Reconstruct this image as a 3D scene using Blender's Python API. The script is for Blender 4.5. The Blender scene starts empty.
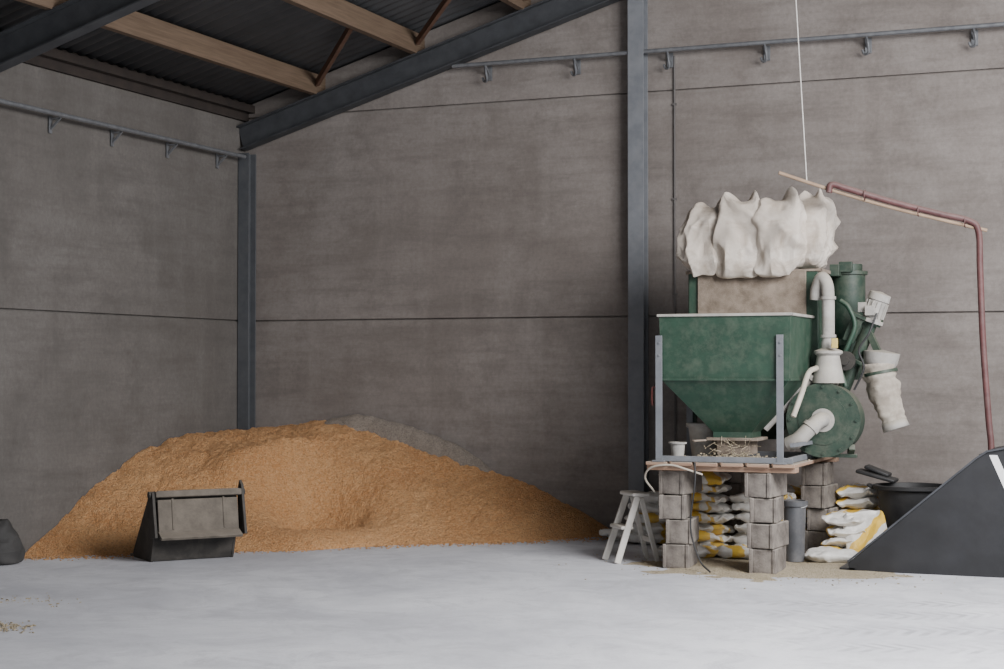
import bpy, bmesh, math, random
from mathutils import Vector, Matrix, noise
random.seed(7)
scene = bpy.context.scene
COL = scene.collection

# ---------------------------------------------------------------- materials
def new_mat(name):
    m = bpy.data.materials.new(name); m.use_nodes = True
    nt = m.node_tree; b = nt.nodes["Principled BSDF"]
    return m, nt, b
def N(nt, t, **kw):
    n = nt.nodes.new(t)
    for k, v in kw.items(): setattr(n, k, v)
    return n
def noise_n(nt, vec, scale, detail=6, rough=.6, dist=0):
    n = N(nt, 'ShaderNodeTexNoise'); n.inputs['Scale'].default_value = scale
    n.inputs['Detail'].default_value = detail; n.inputs['Roughness'].default_value = rough
    n.inputs['Distortion'].default_value = dist
    nt.links.new(vec, n.inputs['Vector']); return n.outputs['Fac']
def ramp(nt, fac, a, b, ca=0.0, cb=1.0):
    r = N(nt, 'ShaderNodeMapRange'); r.inputs[1].default_value = a; r.inputs[2].default_value = b
    r.inputs[3].default_value = ca; r.inputs[4].default_value = cb
    nt.links.new(fac, r.inputs[0]); return r.outputs[0]
def mixc(nt, fac, a, b):
    m = N(nt, 'ShaderNodeMix', data_type='RGBA')
    if hasattr(fac, 'links'): nt.links.new(fac, m.inputs[0])
    else: m.inputs[0].default_value = fac
    for i, c in ((6, a), (7, b)):
        if hasattr(c, 'links'): nt.links.new(c, m.inputs[i])
        else: m.inputs[i].default_value = (*c, 1)
    return m.outputs[2]
def mathn(nt, op, a, b=None, c=None):
    m = N(nt, 'ShaderNodeMath', operation=op)
    for i, x in enumerate((a, b, c)):
        if x is None: continue
        if hasattr(x, 'links'): nt.links.new(x, m.inputs[i])
        else: m.inputs[i].default_value = x
    return m.outputs[0]
def bump(nt, b, h, strength, dist=.01):
    n = N(nt, 'ShaderNodeBump'); n.inputs['Strength'].default_value = strength
    n.inputs['Distance'].default_value = dist
    nt.links.new(h, n.inputs['Height']); nt.links.new(n.outputs[0], b.inputs['Normal'])
def objco(nt, scale=None):
    t = N(nt, 'ShaderNodeTexCoord').outputs['Object']
    if scale:
        mp = N(nt, 'ShaderNodeMapping'); mp.inputs['Scale'].default_value = scale
        nt.links.new(t, mp.inputs['Vector']); return mp.outputs[0]
    return t
def simple(name, c1, c2, scale=6, rough=.7, metal=0, bs=40, bstr=.2, dust=None, dustamt=.5, stretch=None, lo=.35, hi=.65, up_amt=.8):
    m, nt, b = new_mat(name); co = objco(nt, stretch)
    f = ramp(nt, noise_n(nt, co, scale), lo, hi)
    c = mixc(nt, f, c1, c2)
    if dust:
        g = N(nt, 'ShaderNodeNewGeometry'); s = N(nt, 'ShaderNodeSeparateXYZ')
        nt.links.new(g.outputs['Normal'], s.inputs[0])
        up = ramp(nt, s.outputs[2], -.1, .9)
        d = ramp(nt, noise_n(nt, co, scale*1.1, 10, .75), .45, .75)
        tot = mathn(nt, 'MINIMUM', mathn(nt, 'ADD', mathn(nt, 'MULTIPLY', d, dustamt), mathn(nt, 'MULTIPLY', up, up_amt)), 1)
        c = mixc(nt, tot, c, dust)
    nt.links.new(c, b.inputs['Base Color'])
    b.inputs['Roughness'].default_value = rough; b.inputs['Metallic'].default_value = metal
    if bstr: bump(nt, b, noise_n(nt, co, bs, 4), bstr, .005)
    return m

def wall_mat(name, ca, cb, cc):
    m, nt, b = new_mat(name); co = objco(nt); st = objco(nt, (.5, .5, 4)); vs = objco(nt, (4, 4, .35))
    big = ramp(nt, noise_n(nt, co, .6, 8, .66, .3), .40, .62)
    c = mixc(nt, big, ca, cb)
    c = mixc(nt, ramp(nt, noise_n(nt, st, 1.6, 8, .72), .45, .68, 0, .6), c, cc)
    c = mixc(nt, ramp(nt, noise_n(nt, co, 1.7, 9, .75), .49, .66, 0, .6), c, cc)
    c = mixc(nt, ramp(nt, noise_n(nt, vs, 1.0, 6, .65), .52, .8, 0, .3), c, tuple(x*1.25 for x in cb))
    fine = noise_n(nt, co, 26, 6, .75)
    c = mixc(nt, ramp(nt, fine, .35, .7, 0, .38), c, tuple(x*.7 for x in cc))
    nt.links.new(c, b.inputs['Base Color']); b.inputs['Roughness'].default_value = .93
    bump(nt, b, mathn(nt, 'ADD', fine, mathn(nt, 'MULTIPLY', noise_n(nt, st, 12), .3)), .3, .006)
    return m
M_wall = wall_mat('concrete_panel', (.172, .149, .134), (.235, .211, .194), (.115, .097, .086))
M_wallL = wall_mat('concrete_panel_shaded', (.108, .098, .089), (.145, .133, .123), (.078, .069, .062))  # left wall: shade put into the colour, a darker copy of the back wall

def floor_mat():
    m, nt, b = new_mat('dusty_concrete_floor'); co = objco(nt)
    c = mixc(nt, ramp(nt, noise_n(nt, co, .55, 9, .7, .6), .38, .62), (.45, .455, .49), (.66, .665, .695))
    c = mixc(nt, ramp(nt, noise_n(nt, co, 2.2, 10, .78, 1.2), .48, .66, 0, .65), c, (.38, .38, .41))
    c = mixc(nt, ramp(nt, noise_n(nt, co, 60, 3, .6), .45, .75, 0, .25), c, (.35, .35, .36))
    def dot(v):
        d = N(nt, 'ShaderNodeVectorMath', operation='DOT_PRODUCT'); nt.links.new(co, d.inputs[0])
        d.inputs[1].default_value = v; return d.outputs['Value']
    al = dot((.926, .378, 0)); ac0 = dot((-.378, .926, 0))
    wob = mathn(nt, 'MULTIPLY', mathn(nt, 'SUBTRACT', noise_n(nt, co, .35, 2), .5), .9)
    ac = mathn(nt, 'ADD', mathn(nt, 'ADD', ac0, wob), mathn(nt, 'MULTIPLY', noise_n(nt, co, 7, 3), .05))
    tot = None
    for cc, w in ((-6.0, .16), (-6.5, .18), (-7.15, .18), (-7.7, .18)):
        dd = mathn(nt, 'ABSOLUTE', mathn(nt, 'SUBTRACT', ac, cc))
        mask = ramp(nt, dd, w, w*.7)
        chev = mathn(nt, 'SINE', mathn(nt, 'MULTIPLY', mathn(nt, 'ADD', al, mathn(nt, 'MULTIPLY', dd, .8)), 52))
        chev = ramp(nt, chev, -.3, .6)
        v = mathn(nt, 'MULTIPLY', mask, chev)
        tot = v if tot is None else mathn(nt, 'MAXIMUM', tot, v)
    tot = mathn(nt, 'MULTIPLY', tot, ramp(nt, noise_n(nt, co, 2.6, 7, .7), .42, .6, .05, .7))
    tot = mathn(nt, 'MULTIPLY', tot, ramp(nt, al, 3.9, 5.0))
    c = mixc(nt, tot, c, (.26, .26, .28))
    nt.links.new(c, b.inputs['Base Color']); b.inputs['Roughness'].default_value = .75
    bump(nt, b, mathn(nt, 'ADD', noise_n(nt, co, 90, 4), noise_n(nt, co, 9, 5)), .12, .01)
    return m
M_floor = floor_mat()

def grain_mat(name, a, b_, c_, sc=1.0, bs=.9):
    m, nt, b = new_mat(name); co = objco(nt)
    c = mixc(nt, ramp(nt, noise_n(nt, co, 1.5, 6, .65, .6), .35, .65), a, b_)
    v = N(nt, 'ShaderNodeTexVoronoi'); v.inputs['Scale'].default_value = 75*sc; nt.links.new(co, v.inputs['Vector'])
    s = N(nt, 'ShaderNodeSeparateColor'); nt.links.new(v.outputs['Color'], s.inputs[0])
    c = mixc(nt, ramp(nt, s.outputs[0], .3, 1, 0, .5), c, c_)
    c = mixc(nt, ramp(nt, s.outputs[1], .65, 1, 0, .5), c, tuple(x*.5 for x in a))
    nt.links.new(c, b.inputs['Base Color']); b.inputs['Roughness'].default_value = .95
    bump(nt, b, mathn(nt, 'ADD', mathn(nt, 'MULTIPLY', v.outputs['Distance'], -1), mathn(nt, 'MULTIPLY', noise_n(nt, co, 18, 7, .75), 2.6)), bs, .026)
    return m
M_grain = grain_mat('ochre_grain', (.60, .285, .108), (.70, .375, .16), (.80, .52, .28))
M_dusty = grain_mat('dusty_meal', (.20, .165, .135), (.27, .225, .185), (.34, .30, .25), 1.3, .6)
M_spill = grain_mat('pale_spill', (.50, .41, .27), (.58, .49, .35), (.64, .56, .43))

DUST = (.36, .325, .265)
M_green = simple('green_paint', (.009, .036, .021), (.015, .050, .030), 9, .55, dust=(.13, .14, .105), dustamt=.38, bstr=.08, up_amt=.5)
M_greendark = simple('dark_green_paint', (.008, .027, .017), (.013, .038, .024), 9, .55, dust=(.15, .145, .11), dustamt=.4, bstr=.1, up_amt=.6)
M_dustpanel = simple('dust_caked_panel', (.15, .118, .09), (.27, .22, .175), 9, .95, bs=120, bstr=.7)
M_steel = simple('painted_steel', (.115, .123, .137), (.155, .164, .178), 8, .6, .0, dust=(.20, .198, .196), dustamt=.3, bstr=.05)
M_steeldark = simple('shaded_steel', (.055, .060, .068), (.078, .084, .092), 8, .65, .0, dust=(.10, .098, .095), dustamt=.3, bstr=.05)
M_raft = simple('rafter_steel', (.028, .030, .034), (.045, .048, .053), 6, .7, .0, bstr=.05)
M_rail = simple('rail_steel', (.11, .114, .122), (.16, .165, .172), 14, .5, .2, bstr=.05)
M_galv = simple('galvanised_steel', (.25, .255, .265), (.33, .335, .345), 14, .5, .3, dust=(.33, .31, .28), dustamt=.4, bstr=.05)
M_pipe = simple('dusty_grey_pipe', (.25, .24, .225), (.38, .365, .34), 9, .75, dust=DUST, dustamt=.6, bstr=.2)
M_block = simple('concrete_block', (.085, .072, .064), (.21, .185, .162), 13, .97, bs=90, bstr=1.0, lo=.32, hi=.66, dust=(.29, .26, .225), dustamt=.35)
M_wood = simple('purlin_wood', (.095, .062, .038), (.14, .095, .062), 6, .8, stretch=(8, .4, 8), bs=20)
M_wooddeck = simple('deck_wood', (.23, .125, .08), (.33, .21, .14), 6, .85, stretch=(.6, 8, 8), bs=20, dust=DUST, dustamt=.3)
M_woodred = simple('brace_wood', (.09, .043, .027), (.125, .065, .04), 6, .8, bs=20)
M_trim = simple('eaves_board', (.02, .0145, .012), (.033, .024, .019), 6, .9, bs=20)
M_pole = simple('pole_wood', (.24, .16, .105), (.33, .235, .16), 6, .8, bs=20)
M_roof = simple('roof_sheet', (.065, .067, .07), (.105, .108, .112), 1.2, .85, bstr=.1, bs=10)
M_black = simple('black_painted_steel', (.007, .0072, .0082), (.014, .0145, .017), 4, .5, dust=(.04, .04, .042), dustamt=.25, bstr=.08, up_amt=.5)
M_blackrub = simple('black_rubber', (.008, .008, .009), (.018, .018, .019), 8, .6, dust=(.06, .057, .054), dustamt=.2, up_amt=.5)
M_rust = simple('worn_dark_steel', (.018, .016, .014), (.038, .034, .030), 7, .75, dust=(.12, .105, .085), dustamt=.3, bstr=.2, up_amt=.5)
M_worn = simple('dusty_brown_steel', (.075, .063, .05), (.125, .106, .085), 9, .85, dust=(.21, .18, .145), dustamt=.4, bstr=.25, up_amt=.6)
M_whitepl = simple('white_plastic', (.48, .46, .42), (.60, .58, .54), 6, .5, dust=(.42, .38, .32), dustamt=.4, bstr=.05)
M_greypl = simple('grey_plastic', (.05, .053, .06), (.08, .085, .095), 6, .5, dust=(.2, .185, .17), dustamt=.4)
M_conduit = simple('faded_conduit', (.08, .073, .069), (.11, .10, .095), 6, .7)
M_hose = simple('maroon_rubber_hose', (.055, .015, .016), (.09, .028, .028), 6, .6, dust=(.22, .15, .135), dustamt=.3, up_amt=.6)
M_rope = simple('pale_rope', (.5, .48, .45), (.6, .58, .54), 30, .9)
M_red = simple('red_paint', (.15, .03, .025), (.2, .045, .035), 10, .6, dust=(.2, .14, .12), dustamt=.5)
M_yel = simple('yellow_plastic', (.5, .38, .1), (.56, .44, .15), 10, .5)
M_sleeve = simple('dusty_filter_cloth', (.26, .225, .185), (.42, .38, .32), 10, .95, bs=60, bstr=.5)
M_darkbag = simple('dark_sack', (.03, .029, .028), (.05, .048, .046), 6, .8, bstr=.3)
M_beige = simple('beige_hose', (.36, .32, .26), (.46, .42, .35), 9, .7)

def bag_mat():
    m, nt, b = new_mat('woven_bulk_bag'); co = objco(nt)
    c = mixc(nt, ramp(nt, noise_n(nt, co, 2.5, 5), .35, .65), (.52, .455, .385), (.68, .62, .55))
    c = mixc(nt, ramp(nt, noise_n(nt, co, 4.0, 7, .72, .8), .49, .68, 0, .75), c, (.38, .30, .225))
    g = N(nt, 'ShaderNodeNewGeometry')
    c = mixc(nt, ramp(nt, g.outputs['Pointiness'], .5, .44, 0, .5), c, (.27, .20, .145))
    w = N(nt, 'ShaderNodeTexWave'); w.inputs['Scale'].default_value = 60; nt.links.new(co, w.inputs['Vector'])
    nt.links.new(c, b.inputs['Base Color']); b.inputs['Roughness'].default_value = .8
    v = N(nt, 'ShaderNodeTexVoronoi'); v.inputs['Scale'].default_value = 9; nt.links.new(co, v.inputs['Vector'])
    bump(nt, b, mathn(nt, 'ADD', mathn(nt, 'ADD', w.outputs['Fac'], mathn(nt, 'MULTIPLY', v.outputs['Distance'], 4)), mathn(nt, 'MULTIPLY', noise_n(nt, co, 13, 6), 4)), .5, .012)
    return m
M_bag = bag_mat()
def sack_mat(name, off):
    m, nt, b = new_mat(name); co = objco(nt)
    s = N(nt, 'ShaderNodeSeparateXYZ'); nt.links.new(co, s.inputs[0])
    x = mathn(nt, 'ADD', mathn(nt, 'MULTIPLY', s.outputs[1], 1.1), mathn(nt, 'ADD', s.outputs[0], off))
    x = mathn(nt, 'ADD', x, mathn(nt, 'MULTIPLY', noise_n(nt, co, 5, 2), .18))
    band = mathn(nt, 'LESS_THAN', mathn(nt, 'ABSOLUTE', mathn(nt, 'SUBTRACT', x, .08)), .075)
    band2 = mathn(nt, 'LESS_THAN', mathn(nt, 'ABSOLUTE', mathn(nt, 'SUBTRACT', x, .26)), .02)
    c = mixc(nt, ramp(nt, noise_n(nt, co, 7, 5), .3, .7), (.56, .54, .50), (.74, .73, .70))
    c = mixc(nt, band, c, (.70, .45, .06)); c = mixc(nt, band2, c, (.66, .44, .09))
    c = mixc(nt, ramp(nt, noise_n(nt, co, 5, 6, .7), .52, .75, 0, .6), c, (.40, .35, .28))
    nt.links.new(c, b.inputs['Base Color']); b.inputs['Roughness'].default_value = .5
    bump(nt, b, noise_n(nt, co, 18, 5), .8, .015); return m
M_sacks = [sack_mat('printed_sack', 0), sack_mat('printed_sack_end', .16), sack_mat('printed_sack_other', -.1)]

# ---------------------------------------------------------------- mesh builder
class MB:
    def __init__(s): s.v = []; s.f = []
    def add(s, vs, fs):
        o = len(s.v); s.v += [Vector(p) for p in vs]; s.f += [[o+i for i in f] for f in fs]; return s
    def box(s, c, d, M=None):
        c = Vector(c); vs = []
        for x in (-.5, .5):
            for y in (-.5, .5):
                for z in (-.5, .5):
                    p = Vector((x*d[0], y*d[1], z*d[2]))
                    if M: p = M @ p
                    vs.append(c+p)
        return s.add(vs, [[0, 1, 3, 2], [4, 6, 7, 5], [0, 4, 5, 1], [2, 3, 7, 6], [0, 2, 6, 4], [1, 5, 7, 3]])
    def bar(s, p0, p1, w, h, up=(0, 0, 1)):
        p0 = Vector(p0); p1 = Vector(p1); d = (p1-p0).normalized(); sd = d.cross(Vector(up)).normalized(); u = sd.cross(d)
        vs = []
        for p in (p0, p1):
            for a, b in ((-1, -1), (1, -1), (1, 1), (-1, 1)): vs.append(p+sd*a*w/2+u*b*h/2)
        return s.add(vs, [[0, 1, 2, 3], [7, 6, 5, 4], [0, 4, 5, 1], [1, 5, 6, 2], [2, 6, 7, 3], [3, 7, 4, 0]])
    def sweep(s, path, r, seg=16, caps=True):
        path = [Vector(p) for p in path]; n = len(path)
        R = r if isinstance(r, (list, tuple)) else [r]*n
        def tang(i):
            a, b = max(i-1, 0), min(i+1, n-1)
            t = path[b]-path[a]
            while t.length < 1e-7 and (a > 0 or b < n-1):
                a = max(a-1, 0); b = min(b+1, n-1); t = path[b]-path[a]
            return t.normalized()
        t0 = tang(0); a = Vector((0, 0, 1)) if abs(t0.z) < .9 else Vector((1, 0, 0))
        nx = t0.cross(a).normalized(); vs = []
        for i in range(n):
            t = tang(i)
            nx = (nx-t*nx.dot(t)).normalized(); ny = t.cross(nx)
            for k in range(seg):
                an = 2*math.pi*k/seg; vs.append(path[i]+(nx*math.cos(an)+ny*math.sin(an))*R[i])
        fs = [[i*seg+k, i*seg+(k+1) % seg, (i+1)*seg+(k+1) % seg, (i+1)*seg+k] for i in range(n-1) for k in range(seg)]
        if caps: fs += [list(range(seg))[::-1], [(n-1)*seg+k for k in range(seg)]]
        return s.add(vs, fs)
    def cyl(s, p0, p1, r0, r1=None, seg=28, caps=True):
        return s.sweep([p0, p1], [r0, r0 if r1 is None else r1], seg, caps)
    def lathe(s, c, prof, seg=36):
        c = Vector(c); vs = []
        for r, z in prof:
            for k in range(seg):
                a = 2*math.pi*k/seg; vs.append(c+Vector((r*math.cos(a), r*math.sin(a), z)))
        fs = [[i*seg+k, i*seg+(k+1) % seg, (i+1)*seg+(k+1) % seg, (i+1)*seg+k] for i in range(len(prof)-1) for k in range(seg)]
        return s.add(vs, fs)
    def prism(s, pts, plane, a, b):
        def P(p, t):
            return {'xz': (p[0], t, p[1]), 'yz': (t, p[0], p[1]), 'xy': (p[0], p[1], t)}[plane]
        n = len(pts); vs = [P(p, a) for p in pts]+[P(p, b) for p in pts]
        return s.add(vs, [list(range(n)), list(range(n, 2*n))[::-1]]+[[i, (i+1) % n, n+(i+1) % n, n+i] for i in range(n)])
    def obj(s, name, mat, parent=None, world=True, bevel=0, smooth=True, solid=0, label=None, origin=None, sub=0):
        off = Vector((0, 0, 0))
        if parent is not None and world: off = Vector(parent['_loc'])
        if origin is not None: off = Vector(origin)
        me = bpy.data.meshes.new(name); me.from_pydata([p-off for p in s.v], [], s.f)
        bm = bmesh.new(); bm.from_mesh(me); bmesh.ops.recalc_face_normals(bm, faces=bm.faces); bm.to_mesh(me); bm.free()
        me.materials.append(mat)
        if smooth:
            for p in me.polygons: p.use_smooth = True
            me.set_sharp_from_angle(angle=math.radians(38))
        o = bpy.data.objects.new(name, me); COL.objects.link(o)
        if origin is not None and parent is None: o.location = off
        if parent is not None: o.parent = parent
        if origin is not None and parent is not None: o.location = off-Vector(parent['_loc'])
        if solid:
            m = o.modifiers.new('Solidify', 'SOLIDIFY'); m.thickness = solid; m.offset = 0
        if bevel:
            m = o.modifiers.new('Bevel', 'BEVEL'); m.width = bevel; m.segments = 2; m.limit_method = 'ANGLE'
        if label: o['label'] = label
        return o
def tag(o, label, cat, group=None, kind=None):
    o['label'] = label; o['category'] = cat
    if group: o['group'] = group
    if kind: o['kind'] = kind
    return o
def thing(name, loc, label, cat, rz=0, **k):
    e = bpy.data.objects.new(name, None); e.location = loc; e.rotation_euler = (0, 0, rz); e['_loc'] = loc
    e.empty_display_size = .1
    COL.objects.link(e); return tag(e, label, cat, **k)
def curve(pts, n=8):
    P = [Vector(p) for p in pts]; out = []
    P = [P[0]*2-P[1]]+P+[P[-1]*2-P[-2]]
    for i in range(1, len(P)-2):
        for k in range(n):
            t = k/n; a, b, c, d = P[i-1:i+3]
            out.append(.5*((2*b)+(c-a)*t+(2*a-5*b+4*c-d)*t*t+(3*b-3*c+d-a)*t**3))
    out.append(P[-2]); return out
def struct(o): o['kind'] = 'structure'; return o
def ss(x): x = max(0, min(1, x)); return x*x*(3-2*x)

# ---------------------------------------------------------------- room shell
W, L = 16.0, 18.0
SL = .30
def roofz(u): return 4.36+SL*(u if u <= 8 else 16-u)
m = MB().box((W/2, -L/2, -.1), (W+.6, L+.4, .2)); struct(m.obj('floor', M_floor, smooth=False))
m = MB()
edges = [-.3, 4.36, 8.65, 12.94, 16]
for z0, z1 in ((0, 2.087), (2.102, 4.228)):
    for a, b in zip(edges[:-1], edges[1:]): m.box(((a+b)/2, .1, (z0+z1)/2), (b-a-.012, .2, z1-z0))
def clipz(z0, z1, a, b):
    pts = [(a, z0), (b, z0)]; n = 8; top = []
    for i in range(n+1):
        u = b+(a-b)*i/n; top.append((u, max(z0+.001, min(z1, roofz(u)))))
    return pts+top
for a, b in zip(edges[:-1], edges[1:]):
    m.prism(clipz(4.242, 6.3, a+.006, b-.006), 'xz', 0, .2)
m.prism([(6.6, 6.31), (9.4, 6.31), (8, 6.75)], 'xz', 0, .2)
m.box((W/2, .055, 2.2), (W+.5, .05, 4.3))
struct(m.obj('wall_back', M_wall, bevel=.004, smooth=False))
m = MB()
for z0, z1 in ((0, 2.087), (2.102, 4.20)):
    for i in range(4):
        m.box((-.1, -4.4*i-2.2, (z0+z1)/2), (.2, 4.388, z1-z0))
m.box((-.055, -8.75, 2.1), (.05, 17.7, 4.15))
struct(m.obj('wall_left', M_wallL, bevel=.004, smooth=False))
m = MB().box((-.08, -8.75, 4.30), (.24, 17.9, .20)); struct(m.obj('trim_1', M_trim))

def roofsheet(u0, u1):
    m = MB(); vs = []; nv = 900; nu = 2
    for i in range(nv+1):
        v = .2-L*i/nv; h = .022*math.sin(2*math.pi*v/.15)
        for j in range(nu):
            u = u0+(u1-u0)*j/(nu-1); vs.append((u, v, roofz(u)+.03+h))
    fs = [[i*nu+j, i*nu+j+1, (i+1)*nu+j+1, (i+1)*nu+j] for i in range(nv) for j in range(nu-1)]
    m.add(vs, fs); return m
mm = roofsheet(-.3, 8); a = roofsheet(8, 16.3); mm.add(a.v, a.f)
struct(mm.obj('ceiling', M_roof, solid=.008))

for u in (.08, .92, 2.05, 3.2, 4.35, 5.5, 6.65, 7.8, 9.0, 10.2, 11.4, 12.6, 13.8, 15.0):
    z = roofz(u)-.02
    hh = .21 if u > .1 else .08
    m = MB().box((u, -8.9, z-hh/2), (.075, 17.8, hh))
    o = m.obj('purlin', M_wood if u > .1 else M_trim, bevel=.004, origin=(u, -8.9, z-hh/2))
    tag(o, 'long sawn timber purlin under the corrugated roof', 'roof beam', group='timber purlins under the roof')
for u0 in (.98, 2.11, 3.26):
    u1 = u0+.98
    m = MB().bar((u0, -.22, roofz(u0)-.14), (u1, -1.35, roofz(u1)-.14), .04, .07)
    o = m.obj('roof_brace', M_woodred, bevel=.003, origin=(u0, -.22, roofz(u0)-.14))
    tag(o, 'reddish diagonal timber brace between two purlins', 'roof beam', group='diagonal braces under the roof')
def ibeam(p0, p1, w, h, t=.014, up=(0, 0, 1)):
    m = MB(); p0 = Vector(p0); p1 = Vector(p1); d = (p1-p0).normalized(); sd = d.cross(Vector(up)).normalized(); u = sd.cross(d)
    m.bar(p0+u*(h/2-t/2), p1+u*(h/2-t/2), w, t, up); m.bar(p0-u*(h/2-t/2), p1-u*(h/2-t/2), w, t, up)
    m.bar(p0, p1, t*.8, h-2*t, up); return m
for v in (-.12, -4.4, -8.8, -13.2, -17.4):
    for side in (0, 1):
        fx = lambda u: u if side == 0 else 16-u
        p0 = (fx(.02), v, roofz(.02)-.23-.13); p1 = (fx(7.99), v, roofz(7.99)-.23-.13)
        o = ibeam(p0, p1, .14, .25).obj('steel_rafter', M_raft, bevel=.002, origin=p0)
        tag(o, 'sloping grey steel I-beam rafter carrying the purlins', 'steel beam', group='steel rafters')
def column(u, v, h, along='u', mat=None, w=.155):
    up = (0, 1, 0) if along == 'u' else (1, 0, 0)
    m = ibeam((u, v, 0), (u, v, h), w, .15, .012, up)
    m.box((u, v, .01), (w+.06, .15, .02))
    o = m.obj('steel_column', mat or M_steel, bevel=.002, origin=(u, v, 0))
    tag(o, 'blue-grey steel H-section column standing against the concrete wall', 'steel column', group='steel columns along the walls')
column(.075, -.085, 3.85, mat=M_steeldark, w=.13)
for u in (4.36, 8.65, 12.94): column(u, -.085, roofz(u)-.5)
for v in (-4.4, -8.8, -13.2): column(.1, v, 3.85, 'v')

def rail(name, p0, p1, hooks, out, label, style):
    e = thing(name, tuple(p0), label, 'rail')
    MB().cyl(p0, p1, .020, seg=14).obj('rail_tube', M_rail, e)
    p0 = Vector(p0); p1 = Vector(p1); out = Vector(out); d = (p1-p0).normalized()
    for h in hooks:
        q = p0+d*h; wallp = q-out*.115
        m = MB()
        if style == 'hook':
            m.sweep(curve([q+Vector((0, 0, -.02)), q+out*.03+d*.02+Vector((0, 0, -.08)), q+d*.02+Vector((0, 0, -.16)), q-out*.03-d*.02+Vector((0, 0, -.17)), q-out*.03-d*.04+Vector((0, 0, -.13))], 5), .012, 8)
            m.bar(wallp+Vector((0, 0, -.10)), q+Vector((0, 0, -.02)), .022, .02)
            m.box(wallp+out*.006+Vector((0, 0, -.08)), (.06, .012, .14))
        else:
            m.bar(wallp+Vector((0, 0, -.13)), q+Vector((0, 0, -.025)), .018, .018)
            m.bar(wallp+Vector((0, 0, -.03)), q+Vector((0, 0, -.03)), .018, .014)
            m.box(wallp+out*.006+Vector((0, 0, -.08)), (.012, .04, .15))
        m.obj('bracket', M_rail, e, bevel=.001)
rail('wall_rail', (2.45, -.125, 4.6), (15.8, -.125, 4.6), [0.35+.93*i for i in range(14)], (0, -1, 0), 'galvanised pipe rail with hooked brackets on the concrete wall', 'hook')
rail('wall_rail', (.125, -.22, 3.8), (.125, -17, 3.8), [.35+.9*i for i in range(18)], (1, 0, 0), 'galvanised pipe rail with angled brackets along the side wall', 'angle')
e = thing('conduit', (4.70, -.02, 0.0), 'thin dark cable conduit clipped vertically to the wall', 'cable')
MB().cyl((4.70, -.014, .0), (4.70, -.014, 4.56), .010, seg=10).obj('conduit_tube', M_conduit, e)
for z in (1.4, 2.3, 3.2, 4.1): MB().box((4.70, -.012, z), (.04, .022, .02)).obj('clip', M_conduit, e)

# ---------------------------------------------------------------- grain heap
BASE = [(-.08, -3.68), (.45, -3.36), (1.05, -2.88), (1.80, -2.22), (2.52, -1.52), (3.34, -.99), (4.27, .02)]
def sdist(u, v):
    best = 9; sg = 1
    for (ax, ay), (bx, by) in zip(BASE[:-1], BASE[1:]):
        dx, dy = bx-ax, by-ay; L2 = dx*dx+dy*dy
        t = max(0, min(1, ((u-ax)*dx+(v-ay)*dy)/L2)); qx, qy = ax+dx*t-u, ay+dy*t-v
        d = math.hypot(qx, qy)
        if d < best:
            best = d; sg = 1 if dx*(v-ay)-dy*(u-ax) > 0 else -1
    return best*sg
def smin(a, b, k):
    h = max(k-abs(a-b), 0)/k; return min(a, b)-h*h*k/4
def hgrain(u, v, fine=True):
    n0 = noise.noise(Vector((u*1.1, v*1.1, 3.3)))
    d = sdist(u, v)+.10*n0
    if d < -.1: return -.05
    k = .60
    cap = .94+.17*math.exp(-((u-1.35)/.8)**2)
    h = smin(k*d, cap, .36)
    a = (u-1.58)*.8+(v+1.50)*-.6; b = (u-1.58)*.6+(v+1.50)*.8
    # scooped amphitheatre: deeper, with a crisp ridge along its left edge
    h -= .36*math.exp(-(abs(a)/.36)**2.6)*math.exp(-(abs(b-.10)/.50)**2.4)
    a2 = a+.62+.22*b
    h += .14*math.exp(-(a2/.17)**2)*math.exp(-((b+.15)/.62)**2)
    a3 = a-.70
    h += .10*math.exp(-(a3/.30)**2)*math.exp(-((b+.05)/.6)**2)
    a4 = a+1.15
    h -= .08*math.exp(-(a4/.26)**2)*math.exp(-((b+.2)/.5)**2)
    if fine:
        e = min(1, max(0, d*3))
        h += e*(.035*noise.noise(Vector((u*2.3, v*2.3, 1)))+.026*noise.noise(Vector((u*6, v*6, 2)))+.016*noise.noise(Vector((u*17, v*17, 2))))
        h += (.3+.7*e)*.012*noise.noise(Vector((u*38, v*38, 5)))
    return h
def heightfield(name, f, u0, u1, v0, v1, step, mat, origin, zmin=-.03):
    nu = int((u1-u0)/step); nv = int((v1-v0)/step); m = MB(); vs = []; fs = []
    for i in range(nu+1):
        for j in range(nv+1):
            u = u0+(u1-u0)*i/nu; v = v0+(v1-v0)*j/nv
            vs.append((u, v, max(f(u, v), zmin)))
    for i in range(nu):
        for j in range(nv):
            q = [i*(nv+1)+j, (i+1)*(nv+1)+j, (i+1)*(nv+1)+j+1, i*(nv+1)+j+1]
            if max(vs[k][2] for k in q) > zmin+.005: fs.append(q)
    used = sorted({k for q in fs for k in q}); mp = {k: i for i, k in enumerate(used)}
    m.add([vs[k] for k in used], [[mp[k] for k in q] for q in fs])
    o = m.obj(name, mat, origin=origin)
    for p in o.data.polygons: p.use_smooth = True
    return o
o = heightfield('grain_heap', hgrain, .005, 4.42, -3.8, -.005, .018, M_grain, (1.3, -1.2, 0))
tag(o, 'large ochre heap of loose crushed grain against the concrete walls', 'grain heap', kind='stuff')
def hcrust(u, v):
    b = hgrain(u, v, False)
    a = math.sqrt(max(0, 1-((u-1.90)/.92)**2))
    w_ = ss((v+.26)/.22)
    return b-.12+(.09+.15*a)*w_*(1 if a > 0 else 0)+.014*noise.noise(Vector((u*11, v*11, 0)))+.03*noise.noise(Vector((u*4, v*4, 0)))
o = heightfield('dusty_meal_heap', hcrust, .95, 2.9, -.30, -.006, .02, M_dusty, (1.95, -.2, 0))
tag(o, 'dusty grey-brown meal heaped on the crest of the grain', 'grain heap', kind='stuff')

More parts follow.
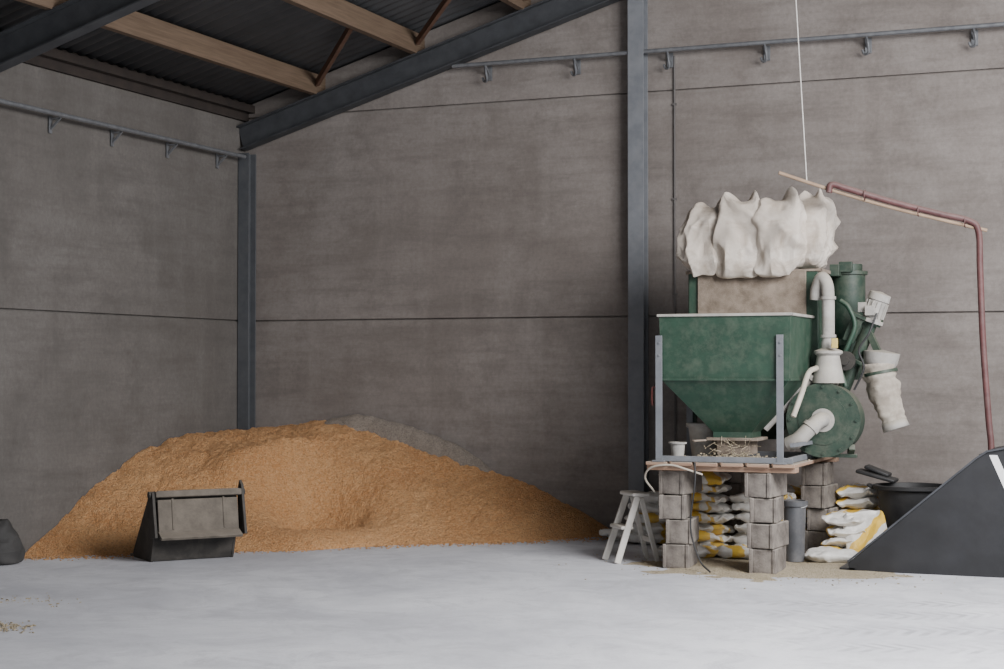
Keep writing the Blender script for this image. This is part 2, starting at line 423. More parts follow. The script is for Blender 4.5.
def scatter(name, n, region, mat, label, smin_, smax_):
    m = MB(); sx = sy = 0
    for i in range(n):
        u, v = region(); s = random.uniform(smin_, smax_)
        M = Matrix.Rotation(random.uniform(0, 6), 3, 'Z')@Matrix.Rotation(random.uniform(-.4, .4), 3, 'X')
        m.box((u, v, s*.4), (s*random.uniform(.8, 3), s, s*.8), M); sx += u; sy += v
    o = m.obj(name, mat, origin=(sx/n, sy/n, 0), smooth=False); tag(o, label, 'grain', kind='stuff')
def rfoot():
    t = random.uniform(0, 5.99); i = int(t); f = t-i; a, b = BASE[i], BASE[i+1]
    x = a[0]+(b[0]-a[0])*f; y = a[1]+(b[1]-a[1])*f; d = abs(random.gauss(0, .12))
    dx, dy = b[0]-a[0], b[1]-a[1]; l = math.hypot(dx, dy)
    return max(.02, x+dy/l*d), min(-.03, y-dx/l*d)
scatter('scattered_grain', 1400, rfoot, M_grain, 'loose grains scattered at the foot of the ochre heap', .004, .012)
def g(cu, cv, su, sv): return lambda: (random.gauss(cu, su), random.gauss(cv, sv))
scatter('straw_litter', 420, g(2.25, -6.75, .14, .09), M_spill, 'small spill of pale straw and grain on the concrete floor', .004, .012)
scatter('straw_litter', 60, g(1.7, -5.7, .25, .12), M_spill, 'thin scatter of pale straw bits on the concrete floor', .003, .009)
def spillf(cu, cv, a, b, hh, sd):
    def f(u, v):
        d = math.hypot((u-cu)/a, (v-cv)/b)+.55*noise.noise(Vector((u*2.5, v*2.5, sd)))+.25*noise.noise(Vector((u*8, v*8, sd)))
        return hh*(1-d) if d < 1.2 else -.05
    return f
o = heightfield('grain_spill', spillf(6.05, -1.85, 1.05, .78, .02, 4), 4.7, 7.3, -3.0, -.3, .025, M_spill, (6.0, -1.65, 0), -.006)
tag(o, 'thin pale layer of spilled meal under the machine', 'grain spill', kind='stuff')
scatter('straw_litter', 700, g(6.1, -2.0, .6, .38), M_spill, 'pale crumbs of meal scattered under the machine', .003, .009)

# ---------------------------------------------------------------- concrete block piers
bm_ = MB()
Lb, Wb, Hb = .40, .215, .192
for sx in (-1, 1): bm_.box((sx*(Wb/2-.016), 0, Hb/2), (.032, Lb, Hb))
for y in (-Lb/2+.024, 0, Lb/2-.024): bm_.box((0, y, Hb/2-.002), (Wb-.06, .032, Hb-.004))
proto = bm_.obj('concrete_block', M_block, bevel=.007, world=False)
first = True
random.seed(5)
for (u, v, nz) in ((5.335, -2.1, 4), (6.08, -2.16, 4), (5.42, -.62, 4), (6.20, -.64, 4)):
    for k in range(nz):
        if first: o = proto; first = False
        else:
            o = proto.copy(); COL.objects.link(o)
        o.location = (u+random.uniform(-.03, .03), v+random.uniform(-.03, .02), k*.196+.0015)
        o.rotation_euler = (0, 0, random.uniform(-.16, .16))
        tag(o, 'hollow grey concrete block stacked in a pier under the machine', 'concrete block', group='concrete blocks supporting the machine')
ZD = 4*.196+.002
e = thing('wooden_deck', (5.76, -1.4, ZD), 'rough timber platform resting on the block piers', 'platform')
for v in (-2.29, -.62):
    MB().box((5.74, v, ZD+.02), (1.2, .12, .04)).obj('bearer', M_wooddeck, e, bevel=.003)
for i in range(6):
    u = 5.23+i*.205
    MB().box((u, -1.42, ZD+.055), (.17, 1.95, .028)).obj('plank', M_wooddeck, e, bevel=.003)
ZT = ZD+.07

# ---------------------------------------------------------------- machine
mc = thing('grain_mill', (5.8, -1.5, ZT), 'dusty green grain mill with hopper, blower and pipes on platform', 'grain mill')
u0, u1, v0, v1 = 5.25, 6.30, -2.35, -1.5
def ring(a, b, c, d, z): return [(a, c, z), (b, c, z), (b, d, z), (a, d, z)]
m = MB()
rs = ring(u0, u1, v0, v1, 2.02)+ring(u0+.015, u1-.015, v0+.01, v1-.01, 1.51)+ring(5.62, 5.93, -2.08, -1.78, 1.09)+ring(5.62, 5.93, -2.08, -1.78, 1.04)
fs = [[i*4+k, i*4+(k+1) % 4, (i+1)*4+(k+1) % 4, (i+1)*4+k] for i in range(3) for k in range(4)]
hop = m.add(rs, fs).obj('hopper', M_green, mc, solid=.012, smooth=False)
hop['label'] = 'green sheet-steel hopper tapering to an outlet'
m = MB()
for a, b in (((u0-.02, v0), (u1+.02, v0)), ((u0-.02, v1), (u1+.02, v1)), ((u0, v0), (u0, v1)), ((u1, v0), (u1, v1))):
    m.bar((*a, 2.02), (*b, 2.02), .04, .022)
m.obj('hopper_rim', M_pipe, mc, bevel=.003)
m = MB()
for a, b in (((u0+.01, v0+.0), (u1-.01, v0+.0)), ((u1-.01, v0+.01), (u1-.01, v1-.01)), ((u0+.01, v0+.01), (u0+.01, v1-.01))):
    m.bar((*a, 1.51), (*b, 1.51), .022, .016)
m.obj('seam_flange', M_green, mc)
m = MB(); m.box(((u0+u1)/2, (v0+v1)/2, 1.9), (u1-u0-.05, v1-v0-.05, .02)); m.obj('meal_fill', M_spill, mc)
for (a, b) in ((5.25, -2.375), (6.225, -2.375), (5.25, -1.47), (6.225, -1.47)):
    m = MB(); m.box((a, b, (ZT+1.86)/2), (.055, .008, 1.86-ZT)); m.box((a-.024, b+.025, (ZT+1.86)/2), (.008, .05, 1.86-ZT))
    m.box((a, b+.02, ZT+.006), (.1, .09, .012))
    for zz in (1.80, 1.70): m.cyl((a+.005, b-.012, zz), (a+.005, b, zz), .009, seg=8)
    m.obj('leg', M_steel, mc, bevel=.001)
m = MB(); m.bar((5.22, -2.36, ZT+.025), (6.32, -2.36, ZT+.025), .03, .045); m.bar((6.28, -2.36, ZT+.025), (6.28, -.6, ZT+.025), .03, .045)
m.bar((5.23, -1.45, ZT+.025), (6.30, -1.45, ZT+.025), .03, .05)
m.obj('base_frame', M_steel, mc, bevel=.003)
m = MB(); m.box((5.775, -1.93, 1.03), (.42, .36, .025)); m.box((5.775, -1.93, .965), (.27, .27, .12)); m.bar((5.56, -2.12, 1.02), (5.5, -2.26, 1.02), .03, .015)
m.obj('slide_gate', M_dustpanel, mc, bevel=.004)
m = MB()
random.seed(3)
for i in range(50):
    a = Vector((5.8+random.gauss(0, .12), -2.14+random.gauss(0, .04), ZT+.02+random.random()*.12)); d = Vector((random.gauss(0, .05), random.gauss(0, .03), random.gauss(0, .035)))
    a2 = a+d; a2.z = max(a2.z, ZT+.01); m.bar(a, a2, .004, .004)
for i in range(300):
    m.box((5.78+random.gauss(0, .2), -2.1+random.gauss(0, .08), ZT+.012+abs(random.gauss(0, .02))), (.02, .012, .01), Matrix.Rotation(random.uniform(0, 6), 3, 'Z'))
o = m.obj('straw_tangle', M_spill, mc)
o['kind'] = 'stuff'; o['label'] = 'tangle of dusty straw and twine'
MB().bar((6.30, -2.30, 1.0), (6.34, -1.55, 1.0), .03, .03).obj('tie_bar', M_steel, mc)
m = MB(); m.box((5.795, -1.06, 1.93), (1.11, .84, .96)); m.obj('mixing_box', M_green, mc, bevel=.012)
m = MB(); m.box((5.79, -1.492, 2.18), (.92, .02, .46)); o = m.obj('front_panel', M_dustpanel, mc, bevel=.004); o['label'] = 'front panel caked in brown dust'
m = MB(); m.bar((5.24, -1.47, 2.41), (6.37, -1.47, 2.41), .04, .02); m.bar((6.355, -1.485, 2.41), (6.355, -.63, 2.41), .03, .03); m.bar((5.235, -1.485, 2.41), (5.235, -.63, 2.41), .03, .03)
m.obj('box_rim', M_dustpanel, mc, bevel=.003)
for a, b in ((5.27, -1.42), (5.27, -.68), (6.32, -1.42), (6.32, -.68)):
    MB().box((a, b, (ZT+1.47)/2), (.05, .05, 1.47-ZT)).obj('box_leg', M_greendark, mc, bevel=.003)
m = MB(); rs = ring(5.3, 6.3, -1.44, -.68, 1.45)+ring(5.65, 5.95, -1.2, -.9, 1.0)
m.add(rs, [[0, 1, 5, 4], [1, 2, 6, 5], [2, 3, 7, 6], [3, 0, 4, 7]]).obj('lower_cone', M_greendark, mc, solid=.01, smooth=False)
# cyclone
m = MB().lathe((6.47, -.80, 0), [(.0, 1.50), (.09, 1.50), (.145, 1.68), (.145, 2.40), (.165, 2.40), (.165, 2.43), (.12, 2.435), (.12, 2.49), (.0, 2.50)])
m.obj('cyclone', M_greendark, mc)
m = MB(); m.box((6.48, -.965, 2.46), (.11, .05, .09)); m.obj('lid_clamp', M_greendark, mc, bevel=.004)
m = MB(); m.box((6.40, -1.0, 2.43), (.08, .12, .10)); m.obj('inspection_box', M_greendark, mc, bevel=.004)
# vertical pipe with elbow
m = MB(); m.sweep(curve([(6.345, -1.56, 2.16), (6.355, -1.57, 2.25), (6.40, -1.6, 2.335), (6.445, -1.62, 2.28), (6.455, -1.62, 2.15), (6.455, -1.62, 1.78)], 8), .052, 20)
for z in (2.17, 1.86): m.cyl((6.455, -1.62, z-.012), (6.455, -1.62, z+.012), .064)
m.obj('riser_pipe', M_pipe, mc)
m = MB().lathe((6.455, -1.62, 0), [(.055, 1.82), (.06, 1.76), (.115, 1.74), (.115, 1.72), (.09, 1.70), (.13, 1.48), (.0, 1.47)]); m.obj('pipe_cone', M_pipe, mc)
m = MB(); m.box((6.53, -1.745, 1.80), (.05, .03, .08)); m.obj('yellow_tag', M_yel, mc, bevel=.005)
# blower
bl = Vector((6.43, -1.55, 1.18))
m = MB(); m.sweep([bl+Vector((0, y, 0)) for y in (-.161, -.16, -.145, .12)], [.01, .26, .285, .285], 48)
m.obj('blower', M_greendark, mc)
m = MB()
m.sweep([bl+Vector((0, -.175, 0)), bl+Vector((0, -.155, 0))], [.30, .30], 48)
m.sweep([bl+Vector((0, -.182, 0)), bl+Vector((0, -.17, 0))], [.20, .20], 48)
for k in range(12):
    a = k*math.pi/6; c = bl+Vector((.27*math.cos(a), -.18, .27*math.sin(a))); m.cyl(c, c+Vector((0, -.012, 0)), .011, seg=8)
m.obj('blower_cover', M_greendark, mc)
m = MB(); m.bar(bl+Vector((.20, -.0, -.22)), (6.60, -1.45, .90), .05, .05); m.bar(bl+Vector((-.16, 0, -.22)), (6.27, -1.5, .90), .05, .05); m.bar((6.22, -1.5, .885), (6.66, -1.48, .885), .05, .03)
m.obj('blower_stand', M_greendark, mc, bevel=.003)
m = MB(); m.sweep(curve([bl+Vector((.0, -.16, .0)), bl+Vector((-.01, -.27, .0)), bl+Vector((-.07, -.34, -.06)), bl+Vector((-.16, -.36, -.15)), bl+Vector((-.24, -.33, -.19))], 8), .062, 20)
m.cyl(bl+Vector((0, -.19, 0)), bl+Vector((0, -.17, 0)), .095)
m.cyl(bl+Vector((-.055, -.33, -.04)), bl+Vector((-.075, -.343, -.065)), .072)
m.obj('inlet_elbow', M_pipe, mc)
m = MB(); m.sweep([(6.30, -1.60, 1.53), (5.92, -1.66, 1.12)], .058, 20); m.cyl((6.315, -1.597, 1.545), (6.29, -1.603, 1.515), .075); m.obj('sloping_pipe', M_pipe, mc)
m = MB(); m.sweep(curve([(6.38, -1.74, 1.60), (6.36, -1.95, 1.56), (6.34, -2.12, 1.40), (6.29, -2.2, 1.22)], 6), .022, 12); m.obj('flexible_hose', M_beige, mc)
# auger arm, bracket, motor
m = MB(); m.sweep([(6.50, -1.2, 1.42), (6.74, -1.2, 2.0)], .055, 20); m.cyl((6.725, -1.2, 1.97), (6.755, -1.2, 2.03), .085)
m.bar((6.40, -1.15, 1.80), (6.72, -1.2, 1.88), .03, .05); m.bar((6.40, -1.1, 1.50), (6.56, -1.15, 1.50), .04, .05)
m.obj('auger_arm', M_greendark, mc)
m = MB(); m.box((6.60, -1.28, 1.93), (.10, .03, .24), Matrix.Rotation(.4, 3, 'Y'))
m.bar((6.58, -1.3, 2.06), (6.76, -1.3, 1.98), .03, .03); m.bar((6.52, -1.3, 1.70), (6.70, -1.3, 1.62), .03, .03)
m.obj('motor_bracket', M_greendark, mc, bevel=.003)
m = MB(); m.sweep(curve([(6.5, -1.33, 2.16), (6.57, -1.34, 2.10), (6.62, -1.34, 1.95), (6.56, -1.34, 1.78), (6.50, -1.33, 1.62), (6.54, -1.33, 1.45)], 6), .02, 10)
m.obj('curved_guard', M_green, mc)
m = MB(); m.cyl((6.55, -1.40, 1.66), (6.55, -1.36, 1.66), .08); m.cyl((6.55, -1.43, 1.66), (6.55, -1.40, 1.66), .035); m.obj('pulley', M_rust, mc)
m = MB(); m.sweep(curve([(6.80, -1.34, 2.05), (6.74, -1.38, 1.88), (6.66, -1.38, 1.75), (6.70, -1.38, 1.6), (6.62, -1.38, 1.42)], 6), .009, 8); m.obj('power_cable', M_blackrub, mc)
mo = Vector((6.73, -1.22, 1.98)); d = Vector((.33, 0, .94)).normalized()
m = MB(); m.sweep([mo+d*t for t in (.0, .03, .031, .19, .191, .25, .265)], [.10, .10, .082, .082, .092, .088, .01], 28)
for k in range(14):
    a = k*2*math.pi/14; sx = d.cross(Vector((0, 1, 0))); c = (sx*math.cos(a)+Vector((0, 1, 0))*math.sin(a))*.088
    m.bar(mo+c+d*.05, mo+c+d*.18, .008, .012)
m.box(mo+d*.10+Vector((-.09, -.03, .03)), (.07, .09, .08)); m.box(mo+d*.10+Vector((-.02, -.1, .0)), (.08, .05, .08))
m.obj('motor', M_pipe, mc, bevel=.002)
m = MB(); m.sweep([(6.80, -1.25, 1.60), (6.815, -1.25, 1.66), (6.825, -1.25, 1.73), (6.825, -1.25, 1.75)], [.115, .14, .15, .01], 30); o = m.obj('filter_collar', M_pipe, mc)
pts = [(6.805, -1.25, 1.64), (6.82, -1.25, 1.52), (6.845, -1.25, 1.40), (6.88, -1.25, 1.28), (6.91, -1.25, 1.19), (6.93, -1.25, 1.12)]
m = MB(); P = curve(pts, 7); m.sweep(P, [(.135-.05*i/len(P))*(1+.04*math.sin(i*1.3)) for i in range(len(P))], 40, caps=False)
for p in m.v:
    n = noise.noise(p*9)*.026+noise.noise(p*22)*.012; p.x += n; p.y += n
o = m.obj('filter_sleeve', M_sleeve, mc, solid=.006)
for p in o.data.polygons: p.use_smooth = True
MB().sweep([(6.918, -1.25, 1.165), (6.94, -1.25, 1.10)], [.10, .108], 30, caps=False).obj('sleeve_mouth', M_pipe, mc, solid=.006)
MB().sweep([(6.81, -1.25, 1.575), (6.815, -1.25, 1.55)], [.142, .142], 30).obj('sleeve_band', M_greendark, mc)
m = MB(); m.bar((6.68, -1.22, 1.98), (6.80, -1.24, 1.72), .05, .05); m.obj('collar_arm', M_greendark, mc)
m = MB(); m.sweep(curve([(5.24, -2.3, 1.43), (5.19, -2.33, 1.45), (5.18, -2.33, 1.38), (5.185, -2.33, 1.30)], 5), .010, 10); m.obj('red_handle', M_red, mc)

# ---------------------------------------------------------------- bulk bags
def bulkbag(c, w, d, h, seed, ears, rz=0, lean=0, pinch=.3, lab='slumped cream woven bulk bag with deep folds on the machine'):
    e = thing('bulk_bag', c, lab, 'bulk bag', rz=rz, group='bulk bags on top of the mill')
    nT, nP = 170, 110; m = MB(); vs = []
    S = Vector((seed*7.1, seed*3.3, seed*1.7))
    for j in range(nP+1):
        ph = -math.pi/2+math.pi*j/nP
        for i in range(nT):
            th = 2*math.pi*i/nT
            cp = abs(math.cos(ph))**.36; sp = math.copysign(abs(math.sin(ph))**.8, math.sin(ph))
            cx = math.copysign(abs(math.cos(th))**.55, math.cos(th)); cy = math.copysign(abs(math.sin(th))**.55, math.sin(th))
            z = (sp+1)/2
            pr = 1.05-pinch*z**1.6+.04*math.sin(z*6+seed)
            p = Vector((cx*cp*w/2*pr+lean*(z-.3), cy*cp*d/2*pr, z*h))
            nn = Vector((cx, cy, .2*(z-.5)))
            q0 = Vector((p.x*3.0, p.y*3.0, p.z*2.4))+S
            p += nn*(.05*noise.noise(q0))
            # sharp outward fold ridges (cloth), slanting in different directions
            q = Vector((p.x*4.6+1.6*p.z, p.y*4.6, p.z*2.6-1.0*p.x))+S
            r1 = max(1-2.6*abs(noise.noise(q)), 0)
            qb = Vector((p.x*4.0-2.2*p.z, p.y*4.0, p.z*2.2+1.4*p.x))+S*2
            r1b = max(1-2.8*abs(noise.noise(qb)), 0)
            q2 = Vector((p.x*10, p.y*10, p.z*7))+S; r2 = max(1-2.6*abs(noise.noise(q2)), 0)
            p += nn*(.038*r1+.034*r1b+.012*r2-.03)*min(1, cp*1.4)
            for (et, eh, ew) in ears:
                da = (th-et+math.pi) % (2*math.pi)-math.pi
                p.z += eh*math.exp(-(da/ew)**2)*max(0, z-.55)/.45*min(1, cp*1.5)
            p.z += .06*noise.noise(Vector((p.x*5, p.y*5, 1))+S)*z
            p.z = max(p.z, 0)
            over = ss((-1.515-(p.y+c[1]))/.05)
            p.z -= .085*over*max(0, 1-z*1.6)
            vs.append(p)
    fs = [[j*nT+i, j*nT+(i+1) % nT, (j+1)*nT+(i+1) % nT, (j+1)*nT+i] for j in range(nP) for i in range(nT)]
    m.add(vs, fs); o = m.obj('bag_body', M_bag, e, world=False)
    for p in o.data.polygons: p.use_smooth = True
    return e, o
ZB = 2.43
specs = [((5.42, -1.34, ZB), .44, .46, .54, 1.3, [(3.9, .05, .3), (5.6, .10, .25)], .02, .16),
         ((5.71, -1.41, ZB), .42, .46, .58, 2.6, [(4.0, .09, .25), (5.4, .10, .22)], .02, .14),
         ((6.02, -1.42, ZB), .42, .44, .54, 3.9, [(4.3, .04, .3), (5.6, .12, .25)], .00, .14),
         ((6.26, -1.24, ZB), .30, .44, .60, 5.2, [(5.4, .08, .3), (3.9, .08, .25)], .02, .04)]
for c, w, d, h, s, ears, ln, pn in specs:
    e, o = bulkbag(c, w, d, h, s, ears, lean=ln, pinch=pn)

# ---------------------------------------------------------------- sacks
def sackmesh(seed, mat):
    nT, nP = 72, 32; vs = []; m = MB(); S = Vector((seed, seed*2, 0)); Lx, Wy, H = .27, .18, .046
    for j in range(nP+1):
        ph = -math.pi/2+math.pi*j/nP
        for i in range(nT):
            th = 2*math.pi*i/nT
            cx = math.copysign(abs(math.cos(th))**.35, math.cos(th)); cy = math.copysign(abs(math.sin(th))**.35, math.sin(th))
            cp = abs(math.cos(ph))**.5; sp = math.copysign(abs(math.sin(ph))**.9, math.sin(ph))
            p = Vector((cx*cp*Lx, cy*cp*Wy, sp*H*(1-.6*abs(cx*cp)**3)))
            p += Vector((cx*cp, cy*cp, sp))*.02*noise.noise(p*8+S)+Vector((0, 0, .03*noise.noise(p*4.5+S)))
            p += Vector((0, 0, .018*(1-2*abs(noise.noise(p*11+S)))))
            if abs(p.x) > Lx*.88: p.z += .012*math.sin(p.y*40)
            vs.append(p+Vector((0, 0, H+.004)))
    fs = [[j*nT+i, j*nT+(i+1) % nT, (j+1)*nT+(i+1) % nT, (j+1)*nT+i] for j in range(nP) for i in range(nT)]
    o = m.add(vs, fs).obj('feed_sack', mat, world=False)
    for p in o.data.polygons: p.use_smooth = True
    return o
protos = [sackmesh(i*3.1+1, M_sacks[i % 3]) for i in range(6)]
usedp = set(); random.seed(11)
def sack(u, v, z, rz=0, rx=0, ry=0, lab='white and yellow printed plastic feed sack lying by the wall'):
    k = random.randrange(6)
    if k in usedp: o = protos[k].copy(); COL.objects.link(o)
    else: o = protos[k]; usedp.add(k)
    o.location = (u, v, z); o.rotation_euler = (rx, ry, rz); tag(o, lab, 'sack', group='printed feed sacks by the wall')
R = random.uniform
for layer in range(7):
    z = layer*.090
    sack(4.98+R(-.04, .04), -.42+R(-.03, .03), z, R(-.16, .16), R(-.06, .06), R(-.06, .06))
    if layer < 6: sack(5.80+R(-.03, .03), -.38, z, R(-.1, .1))
    if layer < 6: sack(6.50, -.38, z, math.pi/2+R(-.06, .06), R(-.06, .06))
for layer in range(8):
    sack(5.27+R(-.05, .05), -1.14+R(-.04, .04), layer*.084, R(-.25, .25), R(-.06, .06), R(-.05, .05))
for layer in range(6):
    sack(5.80+R(-.03, .03), -1.06, layer*.086, R(-.15, .15), R(-.05, .05), R(-.05, .05))
sack(5.25, -1.55, 0, .3); sack(5.72, -1.45, 0, -.2)
for layer in range(5): sack(4.62+.03*layer, -.60, layer*.09, R(-.15, .15), R(-.05, .05))
sack(4.38, -.42, 0, .05)
for layer in range(4): sack(6.50, -.98+R(-.02, .02), layer*.088, math.pi/2+R(-.2, .2), R(-.06, .06))
L1 = 'crumpled white and yellow plastic sack leaning beside the tub'
sack(6.48, -1.36, .0, .3, rx=.05, lab=L1)
sack(6.68, -1.14, .14, -1.15, rx=.25, ry=.95, lab=L1)
for k in range(6):
    if k not in usedp: bpy.data.objects.remove(protos[k])

# ---------------------------------------------------------------- stool
e = thing('step_stool', (4.90, -1.92, 0), 'white folding A-frame step stool with flat legs and small top', 'step stool', rz=math.radians(-50))
for sx in (-1, 1):
    MB().bar((sx*.14, -.21, .002), (sx*.115, -.02, .545), .022, .058, up=(0, 1, 0)).obj('front_leg', M_whitepl, e, world=False, bevel=.007)
    MB().bar((sx*.115, .16, .002), (sx*.095, .02, .53), .02, .045, up=(0, 1, 0)).obj('rear_leg', M_whitepl, e, world=False, bevel=.007)
for z, y, w_, d in ((.56, .0, .29, .15), (.29, -.115, .26, .11)):
    MB().box((0, y, z), (w_, d, .03)).obj('step', M_whitepl, e, world=False, bevel=.01)
MB().box((0, .115, .18), (.22, .02, .045)).obj('cross_bar', M_whitepl, e, world=False, bevel=.005)

# ---------------------------------------------------------------- buckets and tubs
def bucket(name, c, r0, r1, h, mat, label, handle=True, hm=None):
    e = thing(name, c, label, 'bucket')
    m = MB().lathe((0, 0, 0), [(0, .004), (r0, .0), (r0+(r1-r0)*.9, h*.9), (r1+.012, h*.91), (r1+.014, h), (r1-.004, h), (r0-.008, .012), (0, .012)])
    m.obj('bucket_body', mat, e, world=False)
    if handle:
        pts = [(math.cos(a)*(r1+.01), -.02-math.sin(a)*(r1*.55), h*.92-.02*math.sin(a)) for a in [math.pi*i/10 for i in range(11)]]
        m = MB().sweep(pts, .005, 8); m.obj('handle', hm or M_galv, e, world=False)
bucket('bucket', (5.46, -1.78, ZT), .10, .135, .29, M_pipe, 'grey dusty bucket standing on the timber platform')
bucket('plastic_pot', (5.36, -2.22, ZT), .045, .06, .15, M_pipe, 'small dusty pot on the platform edge', False)
bucket('bucket', (6.15, -1.50, 0.01), .075, .095, .50, M_greypl, 'tall dark-grey plastic bucket on the floor between piers')
e = thing('rubber_tub', (6.98, -.62, 0), 'large black rubber tub behind the loader bucket', 'tub')
m = MB().lathe((0, 0, 0), [(0, .0), (.22, .0), (.30, .56), (.335, .57), (.335, .60), (.295, .60), (.21, .02), (0, .02)]); m.obj('tub_body', M_blackrub, e, world=False)
for sx in (-1, 1):
    MB().sweep(curve([(sx*.32, -.07, .57), (sx*.37, -.05, .59), (sx*.37, .05, .59), (sx*.32, .07, .57)], 5), .012, 8).obj('handle', M_blackrub, e, world=False)
m = MB(); m.box((0, 0, .0), (.34, .26, .03), Matrix.Rotation(.25, 3, 'Y')); m.box((.0, .05, .04), (.22, .2, .03), Matrix.Rotation(.35, 3, 'Y')); o = m.obj('rubber_mat', M_blackrub, bevel=.01, world=False); o.location = (6.66, -.50, .665); tag(o, 'black rubber slab resting on the tub rim', 'rubber mat')

# ---------------------------------------------------------------- small loader bucket
e = thing('loader_bucket', (1.51, -3.27, 0), 'worn dark steel loader bucket standing before the grain heap', 'loader bucket', rz=math.radians(22.2+30))
hw = .35
side = [(.0, .58), (.0, .2), (.07, .0), (.56, .0), (.53, .06), (.10, .58)]
for sx in (-1, 1):
    a = sx*hw; MB().prism(side, 'yz', a-.01, a+.01).obj('side_plate', M_rust, e, world=False, bevel=.002)
m = MB()
pr = [(.01, .58), (.01, .2), (.08, .012), (.56, .012)]
vs = []
for y, z in pr: vs += [(-hw, y, z), (hw, y, z)]
m.add(vs, [[0, 1, 3, 2], [2, 3, 5, 4], [4, 5, 7, 6]]).obj('bucket_shell', M_rust, e, world=False, solid=.015, smooth=False)
m = MB(); m.box((0, .555, .014), (.74, .08, .022)); m.obj('cutting_edge', M_worn, e, world=False, bevel=.003)
T = Matrix.Rotation(-.16, 3, 'X')
MB().box((0, -.07, .385), (.69, .02, .27), T).obj('back_plate', M_worn, e, world=False, bevel=.004)
m = MB(); m.box((0, -.045, .56), (.74, .10, .05), T); m.box((0, -.07, .58), (.70, .03, .03), T)
for x in (-.22, .22): m.box((x, -.075, .40), (.02, .02, .26), T)
m.obj('top_bar', M_worn, e, world=False, bevel=.006)
m = MB(); m.box((0, -.12, .235), (.70, .13, .025), Matrix.Rotation(.45, 3, 'X')); m.obj('lower_flange', M_worn, e, world=False, bevel=.004)
for sx in (-1, 1):
    m = MB(); m.prism([(-.16, .22), (-.02, .20), (.02, .56), (-.02, .66 if sx > 0 else .585), (-.07, .62 if sx > 0 else .58)], 'yz', sx*.385-.012, sx*.385+.012)
    m.cyl((sx*.385-.03, -.03, .56), (sx*.385+.03, -.03, .56), .03, seg=14)
    m.obj('coupling_ear', M_rust, e, world=False, bevel=.003)

# ---------------------------------------------------------------- large black loader bucket
e = thing('loader_bucket', (6.66, -1.90, 0), 'large black painted loader bucket resting on the floor', 'loader bucket')
prof = [(0, 0.0), (0, .06), (.06, .115), (.98, .90), (1.06, .955), (1.22, .985), (1.62, .93), (1.82, .62), (1.80, .30), (1.62, .06), (1.5, .0)]
B0, B1 = 0.0, .80
for y in (B0, B1): MB().prism(prof, 'xz', y, y+.015).obj('side_plate', M_black, e, world=False, bevel=.003)
shell = [(1.0, .93), (1.06, .955), (1.22, .985), (1.62, .93), (1.82, .62), (1.80, .30), (1.62, .06), (1.5, .008), (.05, .008)]
m = MB(); vs = []
for x, z in shell: vs += [(x, B0+.01, z), (x, B1+.005, z)]
m.add(vs, [[2*i, 2*i+1, 2*i+3, 2*i+2] for i in range(len(shell)-1)]).obj('bucket_shell', M_black, e, world=False, solid=.012, smooth=False)
m = MB()
for (a, b) in (((0.0, .075), (.06, .125)), ((.06, .125), (.98, .908)), ((.98, .908), (1.06, .962)), ((1.06, .962), (1.22, .995)), ((1.22, .995), (1.62, .94))):
    m.bar((a[0], B0-.003, a[1]), (b[0], B0-.003, b[1]), .035, .014, up=(0, 0, 1))
m.obj('edge_strip', simple('lighter_edge', (.03, .032, .037), (.05, .053, .06), 8, .5), e, world=False)  # edge strip in a lighter grey than the bucket sides
MB().bar((-.01, B0, .012), (-.01, B1, .012), .12, .02).obj('cutting_edge', M_black, e, world=False)
M_paint = simple('white_paint', (.72, .72, .72), (.8, .8, .8), 8, .6, bstr=0)
def letter(ch, x, z, size, rot=0):
    cu = bpy.data.curves.new('lettering', 'FONT'); cu.body = ch; cu.size = size; cu.extrude = .0015; cu.offset = .012
    t = bpy.data.objects.new('lettering', cu); COL.objects.link(t); t.rotation_euler = (math.pi/2, 0, 0)
    dg = bpy.context.evaluated_depsgraph_get(); me = bpy.data.meshes.new_from_object(t.evaluated_get(dg))
    bpy.data.objects.remove(t); o = bpy.data.objects.new('lettering', me); COL.objects.link(o)
    me.materials.clear(); me.materials.append(M_paint); o.parent = e; o.location = (x, -.003, z); o.rotation_euler = (math.pi/2, rot, 0); o['label'] = 'white painted letter'
letter('V', 1.095, .69, .34)

# ---------------------------------------------------------------- pole, hose and rope
e = thing('support_pole', (6.12, -1.82, 3.17), 'weathered wooden pole hung from a rope to carry the hose', 'pole')
m = MB(); m.sweep(curve([(6.10, -1.83, 3.185), (6.45, -1.68, 3.06), (6.95, -1.48, 2.90), (7.66, -1.2, 2.715)], 6), .015, 12); m.obj('pole_rod', M_pole, e)
e = thing('hanging_rope', (6.31, -1.74, 3.14), 'thin pale rope hanging from the roof to the pole', 'rope')
m = MB(); m.sweep([(6.31, -1.74, 3.10), (6.235, -1.77, 4.55), (6.15, -1.8, 6.15)], .005, 8)
m.obj('rope_line', M_rope, e)
e = thing('rubber_hose', (7.65, -1.3, 0.05), 'maroon rubber hose tied along the pole and hanging down', 'hose')
hp = curve([(6.48, -1.70, 3.02), (6.50, -1.69, 3.085), (6.62, -1.64, 3.05), (6.95, -1.50, 2.945), (7.3, -1.36, 2.85), (7.53, -1.27, 2.79), (7.60, -1.24, 2.70), (7.61, -1.24, 2.4), (7.63, -1.24, 1.8), (7.67, -1.25, 1.2), (7.69, -1.26, .9), (7.66, -1.28, .3)], 8)
m = MB(); m.sweep(hp, .026, 14); m.obj('hose_tube', M_hose, e)
for p in ((6.75, -1.59, 3.0), (7.15, -1.42, 2.87), (7.5, -1.28, 2.78)):
    MB().sweep([Vector(p)+Vector((0, math.cos(a)*.04, math.sin(a)*.04)) for a in [2*math.pi*i/12 for i in range(13)]], .005, 6).obj('tie', M_hose, e)

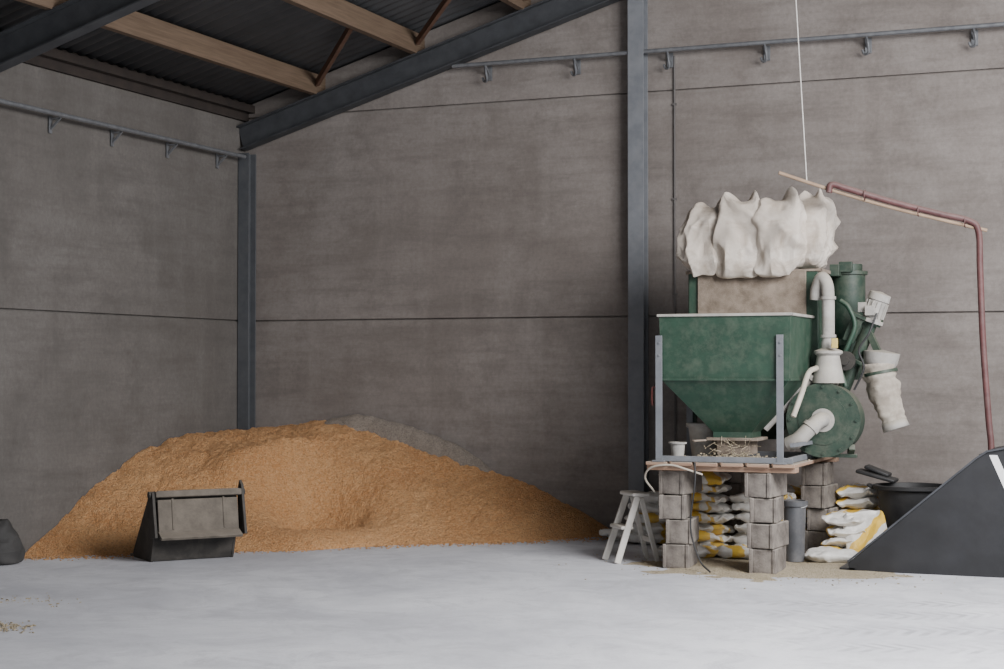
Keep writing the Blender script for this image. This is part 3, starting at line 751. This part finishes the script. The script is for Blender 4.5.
e = thing('cable', (5.3, -2.45, .6), 'black cable looping beside the block pier', 'cable')
m = MB(); m.sweep(curve([(5.55, -2.40, ZT), (5.56, -2.43, .7), (5.52, -2.42, .35), (5.60, -2.45, .1), (5.70, -2.5, .012)], 8), .007, 8); m.obj('cable_line', M_blackrub, e)
e = thing('garden_hose', (5.4, -2.4, .6), 'pale thin hose looped over the platform edge', 'hose')
m = MB(); m.sweep(curve([(5.16, -2.2, .60), (5.13, -2.36, .72), (5.20, -2.43, .81), (5.36, -2.44, .835), (5.50, -2.43, .80), (5.60, -2.36, .76)], 8), .008, 10); m.obj('hose_line', M_beige, e)

nT, nP = 48, 24; vs = []
for j in range(nP+1):
    ph = -math.pi/2+math.pi*j/nP
    for i in range(nT):
        th = 2*math.pi*i/nT; z = (math.sin(ph)+1)/2
        p = Vector((.17*math.cos(th)*abs(math.cos(ph))**.5*(1-.62*z)-.05*z, .22*math.sin(th)*abs(math.cos(ph))**.5*(1-.6*z), .36*z))
        p += Vector((math.cos(th), math.sin(th), 0))*.022*(1-2*abs(noise.noise(p*9)))
        p.z += .03*noise.noise(p*8)*z
        p.z = max(p.z, 0)
        vs.append(p)
fs = [[j*nT+i, j*nT+(i+1) % nT, (j+1)*nT+(i+1) % nT, (j+1)*nT+i] for j in range(nP) for i in range(nT)]
o = MB().add(vs, fs).obj('dark_sack', M_darkbag, world=False); o.location = (.20, -4.06, 0)
for p in o.data.polygons: p.use_smooth = True
tag(o, 'crumpled dark-grey sack slumped near the side wall', 'sack')

for o in scene.objects:
    if '_loc' in o: del o['_loc']

# ---------------------------------------------------------------- light
w = bpy.data.worlds.new('World'); scene.world = w; w.use_nodes = True
bg = w.node_tree.nodes['Background']; bg.inputs[0].default_value = (.92, .95, 1.0, 1); bg.inputs[1].default_value = 1.0
def area(name, loc, target, sx, sy, power, col):
    l = bpy.data.lights.new(name, 'AREA'); l.shape = 'RECTANGLE'; l.size = sx; l.size_y = sy; l.energy = power; l.color = col
    o = bpy.data.objects.new(name, l); COL.objects.link(o); o.location = loc
    o.rotation_euler = (Vector(target)-Vector(loc)).to_track_quat('-Z', 'Y').to_euler()
area('skylight', (11.5, -6.4, 4.9), (8.0, -3.9, 0), 4.5, 4.5, 2000, (.99, .985, 1.0))

cam = bpy.data.cameras.new('Camera'); co = bpy.data.objects.new('Camera', cam); COL.objects.link(co)
co.location = (9.01, -14.90, 1.6); co.rotation_euler = (math.radians(91.18), 0, math.radians(22.2))
cam.lens = 58.5; cam.sensor_width = 36; cam.clip_end = 200
scene.camera = co
